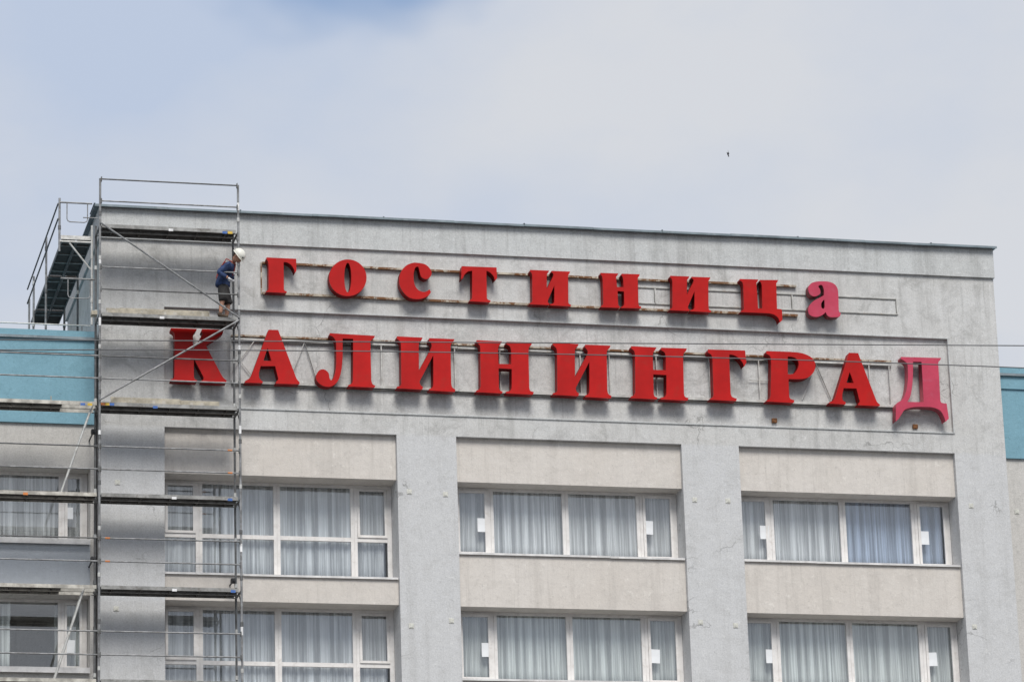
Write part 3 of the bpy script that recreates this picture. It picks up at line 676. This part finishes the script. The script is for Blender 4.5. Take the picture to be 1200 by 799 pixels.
# ------------------------------------------------------------------ side scaffold above the wing roof
ss = thing('side_scaffold', (-9.8, 2.5, 24.98), 'cantilevered scaffold run along the block\'s side wall above the teal roof', 'scaffold')
XO, XI, ZD = -10.13, -9.42, 26.93
def tb(name, a, b, r=.022, m='galv', p=ss): return obj(name, T(a, b, r, 8), m, p)
Y0 = -.2
for y, z0, z1 in ((Y0, ZD-.3, 27.85), (2.37, 24.985, 27.80), (4.94, 24.985, 27.70), (7.5, 24.985, 27.55)):
    if y < 6: post(ss, XO, y, z0, z1, 'galv')
    else: tb('standard', (XO, 5.9, z0), (XO, 5.9, z1-.1), .025)
    if y < 6:
        tb('transom', (XO, y, ZD-.07), (XI, y, ZD-.07), .024, 'alum' if y < 0 else 'galvdark')
    if 0 < y < 6: post(ss, XI, y, 24.985, ZD+.2, 'galvdark')
post(ss, XI, Y0, 24.985, 27.25, 'alum')
for a, b in ((Y0, 2.37), (2.37, 4.94), (4.94, 6.05)):
    for k in range(2):
        xa, xb = XO+.05+k*.335, XO+.05+k*.335+.315
        pl = obj('deck_board', B(xa+.02, xb-.02, a+.06, b-.04, ZD-.03, ZD), 'deckply', ss)
        e = bmesh.new(); box(e, xa, xa+.0195, a+.06, b-.04, ZD-.07, ZD+.01); box(e, xb-.0195, xb, a+.06, b-.04, ZD-.07, ZD+.01); obj('side_rail', e, 'galvdark', pl)
        for i in range(int((b-a)/.6)): obj('rib', B(xa+.021, xb-.021, a+.35+i*.6, a+.39+i*.6, ZD-.055, ZD-.0305), 'deckedge', pl)
    for h in (.45, .80): tb('guard_rail', (XO-.03, a+.02, ZD+h), (XO-.03, b-.02, ZD+h), .018, 'galvdark')
obj('toe_plate', B(XO+.03, XI-.03, Y0-.012, Y0+.012, ZD-.02, ZD+.07), 'alum', ss)
tb('bracket_strut', (XO+.22, Y0, ZD-.1), (XI, Y0, ZD-.72), .02, 'alum')
def u_guard(z, xa=XO, xb=XI, y=Y0-.02):
    tb('guard_bar', (xa, y, z), (xb, y, z), .02, 'galv')
    l, r_, d, c = xa+.16, xb-.10, z-.44, .07
    pts = [(l, y, z), (l, y, d+c), (l+c*.3, y, d+c*.3), (l+c, y, d), (r_-c, y, d), (r_-c*.3, y, d+c*.3), (r_, y, d+c), (r_, y, z)]
    obj('guard_loop', path(bmesh.new(), pts, .012), 'galv', ss)
u_guard(ZD+.82); u_guard(ZD-.92, XI-.68, XI+.06)
tb('tie_bar', (XI-.2, Y0-.03, 27.42), (-9.3, Y0-.03, 27.42), .012, 'galv')
# end stub of the boards of the lower lift, between the posts
tag(obj('plank_stack', B(-9.52, -9.39, -.98, -.78, 24.98, 25.07, bev=.006), 'timber', ss))

# ------------------------------------------------------------------ overhead cables on poles
def cable(label, pts):
    n = 60; bm = bmesh.new(); rings = []
    for i in range(n+1):
        t = i/n; x = -42+70*t
        rings.append(Vector((x, -40, pts(x))))
    path(bm, rings, .0062, 6)
    return tag(obj('overhead_cable', bm, 'cable', None, rings[0]), label, 'cable', 'overhead cables')
a0, a1 = at(0, 398, -40), at(1200, 405, -40)
def line(p, q, sag=0.0): return lambda x: p.z+(q.z-p.z)*(x-p.x)/(q.x-p.x) - sag*(x-p.x)*(q.x-x)*.01
cable('thin dark overhead cable crossing the large letters near their tops, level with the sky gap', line(a0, a1, -.0))
b0, b1 = at(0, 410, -40), at(1200, 431, -40)
cable('thin dark overhead cable crossing the large letters and the faded pink Д, lower of two', line(b0, b1, -.2))
for x, l in ((-42.2, 'concrete cable pole standing beyond the scaffolded end'), (28.2, 'concrete cable pole standing beyond the bare corner end')):
    bm = tube(bmesh.new(), (x, -40, 0), (x, -40, 14.6), .17, 14, .10); box(bm, x-.5, x+.5, -40.2, -39.8, -.05, .25)
    tag(obj('cable_pole', bm, 'concrete', None, (x, -40, 0)), l, 'pole')

# ------------------------------------------------------------------ bird
bp = at(853, 181, 150); bd = bmesh.new()
def bird():
    bm = bmesh.new(); s = .95
    rings = [(-.20, .01), (-.12, .035), (0, .05), (.1, .04), (.17, .022), (.21, .004)]
    prev = None
    for u, r in rings:
        ring = [bm.verts.new((u*s, r*s*math.cos(k*math.pi/3), r*s*math.sin(k*math.pi/3))) for k in range(6)]
        if prev:
            for k in range(6): bm.faces.new((prev[k], prev[(k+1) % 6], ring[(k+1) % 6], ring[k]))
        prev = ring
    for sg in (-1, 1):
        pr = [(.08, .03, .01), (.10, .22, .07), (-.06, .50, .02), (-.04, .24, .06), (-.05, .03, .01)]
        top = [bm.verts.new((x*s, sg*y*s, z*s+.006)) for x, y, z in pr]; bot = [bm.verts.new((x*s, sg*y*s, z*s-.006)) for x, y, z in pr]
        bm.faces.new(top); bm.faces.new(bot[::-1])
        for i in range(5): bm.faces.new((top[i], top[(i+1) % 5], bot[(i+1) % 5], bot[i]))
    return bm
bm = bird(); bmesh.ops.transform(bm, matrix=Matrix.Translation(bp) @ Matrix.Rotation(R(50), 4, 'Y') @ Matrix.Rotation(R(35), 4, 'Z') @ Matrix.Rotation(R(40), 4, 'X'), verts=bm.verts)
tag(obj('bird', bm, 'bird', None, bp), 'small dark bird flying in the cloudy sky', 'bird')
bd.free()

# ------------------------------------------------------------------ worker
ZF = 25.037
wx, wy = -6.64, -.80
worker = thing('person', (wx, wy, ZF), 'stooping worker in blue jacket, charcoal shorts and white helmet on the scaffold deck', 'person')
def skin(name, joints, edges, mat, root=0, sub=2, parent=worker):
    me = bpy.data.meshes.new(name); me.from_pydata([Vector(j[:3]) for j in joints], edges, [])
    o = bpy.data.objects.new(name, me); COL.objects.link(o)
    m = o.modifiers.new('skin', 'SKIN'); m.use_smooth_shade = True
    for i, (v, j) in enumerate(zip(me.skin_vertices[0].data, joints)):
        v.radius = (j[3], j[4] if len(j) > 4 else j[3]); v.use_root = i == root
    s = o.modifiers.new('sub', 'SUBSURF'); s.levels = s.render_levels = sub
    dg = bpy.context.evaluated_depsgraph_get(); m2 = bpy.data.meshes.new_from_object(o.evaluated_get(dg))
    bpy.data.objects.remove(o); bpy.data.meshes.remove(me)
    m2.name = name; m2.materials.clear(); m2.materials.append(M[mat])
    for p in m2.polygons: p.use_smooth = True
    o = bpy.data.objects.new(name, m2); COL.objects.link(o); o.parent = parent; return o
# local axes: +x the way he faces (along the facade), -y towards the street (his right side)
J = [(.0, 0, .78, .07, .08), (.03, 0, .93, .06, .07), (.08, -.04, 1.08, .06, .07), (.155, -.10, 1.20, .055, .06), (.205, -.17, 1.26, .05), (.24, -.23, 1.31, .055),
     (-.02, -.09, .66, .07), (.00, -.105, .46, .064), (-.03, -.11, .40, .058), (-.06, -.115, .24, .054), (-.075, -.12, .09, .036),
     (.04, .09, .66, .07), (.12, .105, .46, .064), (.13, .11, .40, .058), (.11, .115, .24, .054), (.09, .12, .09, .036),
     (.08, -.25, 1.13, .045), (-.10, -.28, 1.02, .052), (-.13, -.28, .98, .048), (-.02, -.30, .90, .042), (.07, -.31, .86, .032),
     (.18, .10, 1.17, .045), (.22, .22, 1.05, .052), (.25, .29, 1.04, .042), (.28, .36, 1.08, .032)]
E_ = [(0, 1), (1, 2), (2, 3), (3, 4), (4, 5), (0, 6), (6, 7), (7, 8), (8, 9), (9, 10), (0, 11), (11, 12), (12, 13), (13, 14), (14, 15), (3, 16), (16, 17), (17, 18), (18, 19), (19, 20), (3, 21), (21, 22), (22, 23), (23, 24)]
body = skin('body', J, E_, 'skin')
Jj = [(-.005, 0, .72, .15, .17), (-.003, 0, .78, .165, .185), (.0, 0, .85, .155, .172), (.03, 0, .93, .137, .16), (.075, -.04, 1.08, .15, .175), (.15, -.10, 1.19, .135, .168), (.195, -.16, 1.25, .08)] + [(.08, -.26, 1.13, .085)] + [(x, y, z, r+.02) for x, y, z, r in J[17:20]] + [(.045, -.308, .872, .052)] + [(.18, .11, 1.17, .085)] + [(x, y, z, r+.02) for x, y, z, r in J[22:24]] + [(.27, .345, 1.07, .05)]
skin('jacket', Jj, [(0, 1), (1, 2), (2, 3), (3, 4), (4, 5), (5, 6), (5, 7), (7, 8), (8, 9), (9, 10), (10, 11), (5, 12), (12, 13), (13, 14), (14, 15)], 'jacket')
Js = [(.0, 0, .82, .11, .13), (.0, 0, .70, .14, .165), (-.01, -.10, .62, .128), (.0, -.107, .42, .118), (-.002, -.108, .37, .112), (.055, .10, .62, .128), (.12, .107, .42, .118), (.125, .108, .37, .112)]
skin('shorts', Js, [(0, 1), (1, 2), (2, 3), (3, 4), (1, 5), (5, 6), (6, 7)], 'shorts')
for s_, (x, y) in ((0, (-.075, -.12)), (1, (.09, .12))):
    skin('boot', [(x-.03, y, .13, .062), (x-.02, y, .045, .055), (x+.08, y, .042, .05, .05), (x+.17, y, .034, .036, .045)], [(0, 1), (1, 2), (2, 3)], 'boot')
def hand(base, d, n, parent):
    """gloved hand: palm and five separate curled fingers; d along the fingers, n palm normal"""
    d, n = Vector(d).normalized(), Vector(n).normalized(); s = d.cross(n).normalized(); b = Vector(base)
    P = [tuple(b)+(.034,), tuple(b+d*.045)+(.036, .024), tuple(b+d*.085)+(.036, .022)]; E2 = [(0, 1), (1, 2)]
    o = skin('glove', P, E2, 'glove', parent=parent)
    for k, (off, ln) in enumerate(((-.033, .062), (-.011, .075), (.011, .07), (.033, .055))):
        q = b+d*.085+s*off; f1 = q+d*ln*.5+n*.006; f2 = f1+d*ln*.3+n*ln*.35; f3 = f2+n*ln*.35-d*ln*.05
        skin('finger', [tuple(q-d*.02)+(.010,), tuple(f1)+(.0095,), tuple(f2)+(.009,), tuple(f3)+(.008,)], [(0, 1), (1, 2), (2, 3)], 'glove', sub=1, parent=o)
    q = b+d*.03-s*.034; skin('thumb', [tuple(q)+(.012,), tuple(q-s*.03+d*.03)+(.011,), tuple(q-s*.028+d*.06+n*.02)+(.009,)], [(0, 1), (1, 2)], 'glove', sub=1, parent=o)
hand((.065, -.312, .862), (.75, .1, -.65), (.6, .35, .7), worker)
hand((.28, .365, 1.08), (.1, .6, .75), (.95, .2, -.1), worker)
# head: skull, face and helmet, looking down ahead
hc = Vector((.285, -.30, 1.36)); tilt = Matrix.Rotation(R(-28), 3, 'Z') @ Matrix.Rotation(R(55), 3, 'Y')
def hp(v): return tuple(hc + tilt @ Vector(v))
def lump(name, c, r, mat, parent, seg=14, cut=None):
    bm = bmesh.new(); bmesh.ops.create_uvsphere(bm, u_segments=seg, v_segments=10, radius=1)
    for v in bm.verts:
        q = Vector((v.co.x*r[0], v.co.y*r[1], v.co.z*r[2]))
        if name == 'head':
            if q.z < -.02: q.x = q.x*(1-.25*(-q.z/.12))+.012; q.y *= 1-.35*(-q.z/.12)
        q += Vector(c); v.co = hc + tilt @ (q*1.2)
    if cut is not None:
        pl = hc + tilt @ Vector((0, 0, cut*1.2)); bmesh.ops.bisect_plane(bm, geom=bm.verts[:]+bm.edges[:]+bm.faces[:], plane_co=pl, plane_no=tilt @ Vector((0, 0, 1)), clear_inner=True)
        bmesh.ops.holes_fill(bm, edges=bm.edges[:])
    bmesh.ops.translate(bm, verts=bm.verts, vec=Vector((wx, wy, ZF)))
    return obj(name, bm, mat, parent, smooth=True)
head = lump('head', (0, 0, 0), (.098, .077, .122), 'skin', worker)
WL[head.name] = Vector((wx, wy, ZF))
def feat(name, c, r, mat, parent, **k): return lump(name, c, r, mat, parent, seg=10, **k)
feat('nose', (.10, 0, -.015), (.020, .014, .022), 'skin', head)
for s_ in (-1, 1):
    feat('ear', (-.005, .078*s_, -.01), (.018, .010, .030), 'skin', head); feat('eye', (.085, .03*s_, .012), (.010, .012, .008), 'black', head)
feat('mouth', (.088, 0, -.062), (.010, .024, .006), 'strap', head)
feat('hair', (-.02, 0, .02), (.092, .081, .095), 'hair', head)
hel = lump('helmet', (-.005, 0, .045), (.128, .108, .108), 'helmet', worker, seg=20, cut=.012)
WL[hel.name] = Vector((wx, wy, ZF))
bm = bmesh.new(); bmesh.ops.create_cone(bm, cap_ends=True, segments=24, radius1=1, radius2=.97, depth=.012)
for v in bm.verts:
    q = Vector((v.co.x*.140+(.03 if v.co.x > 0 else 0)*abs(v.co.x)-.003, v.co.y*.114, v.co.z+.016)); v.co = hc + tilt @ (q*1.2) + Vector((wx, wy, ZF))
obj('brim', bm, 'helmet', hel, smooth=False)
feat('helmet_slot', (.105, -.045, .06), (.018, .018, .014), 'shorts', hel)
for s_ in (-1, 1):
    obj('harness_strap', path(bmesh.new(), [Vector((wx, wy, ZF)) + Vector(v) for v in ((-.13, .09*s_, .96), (-.085, -.04+.12*s_, 1.12), (.05, -.10+.12*s_, 1.32), (.25, -.12+.10*s_, 1.21), (.22, -.06+.09*s_, 1.02))], .011, 6), 'strap', worker)
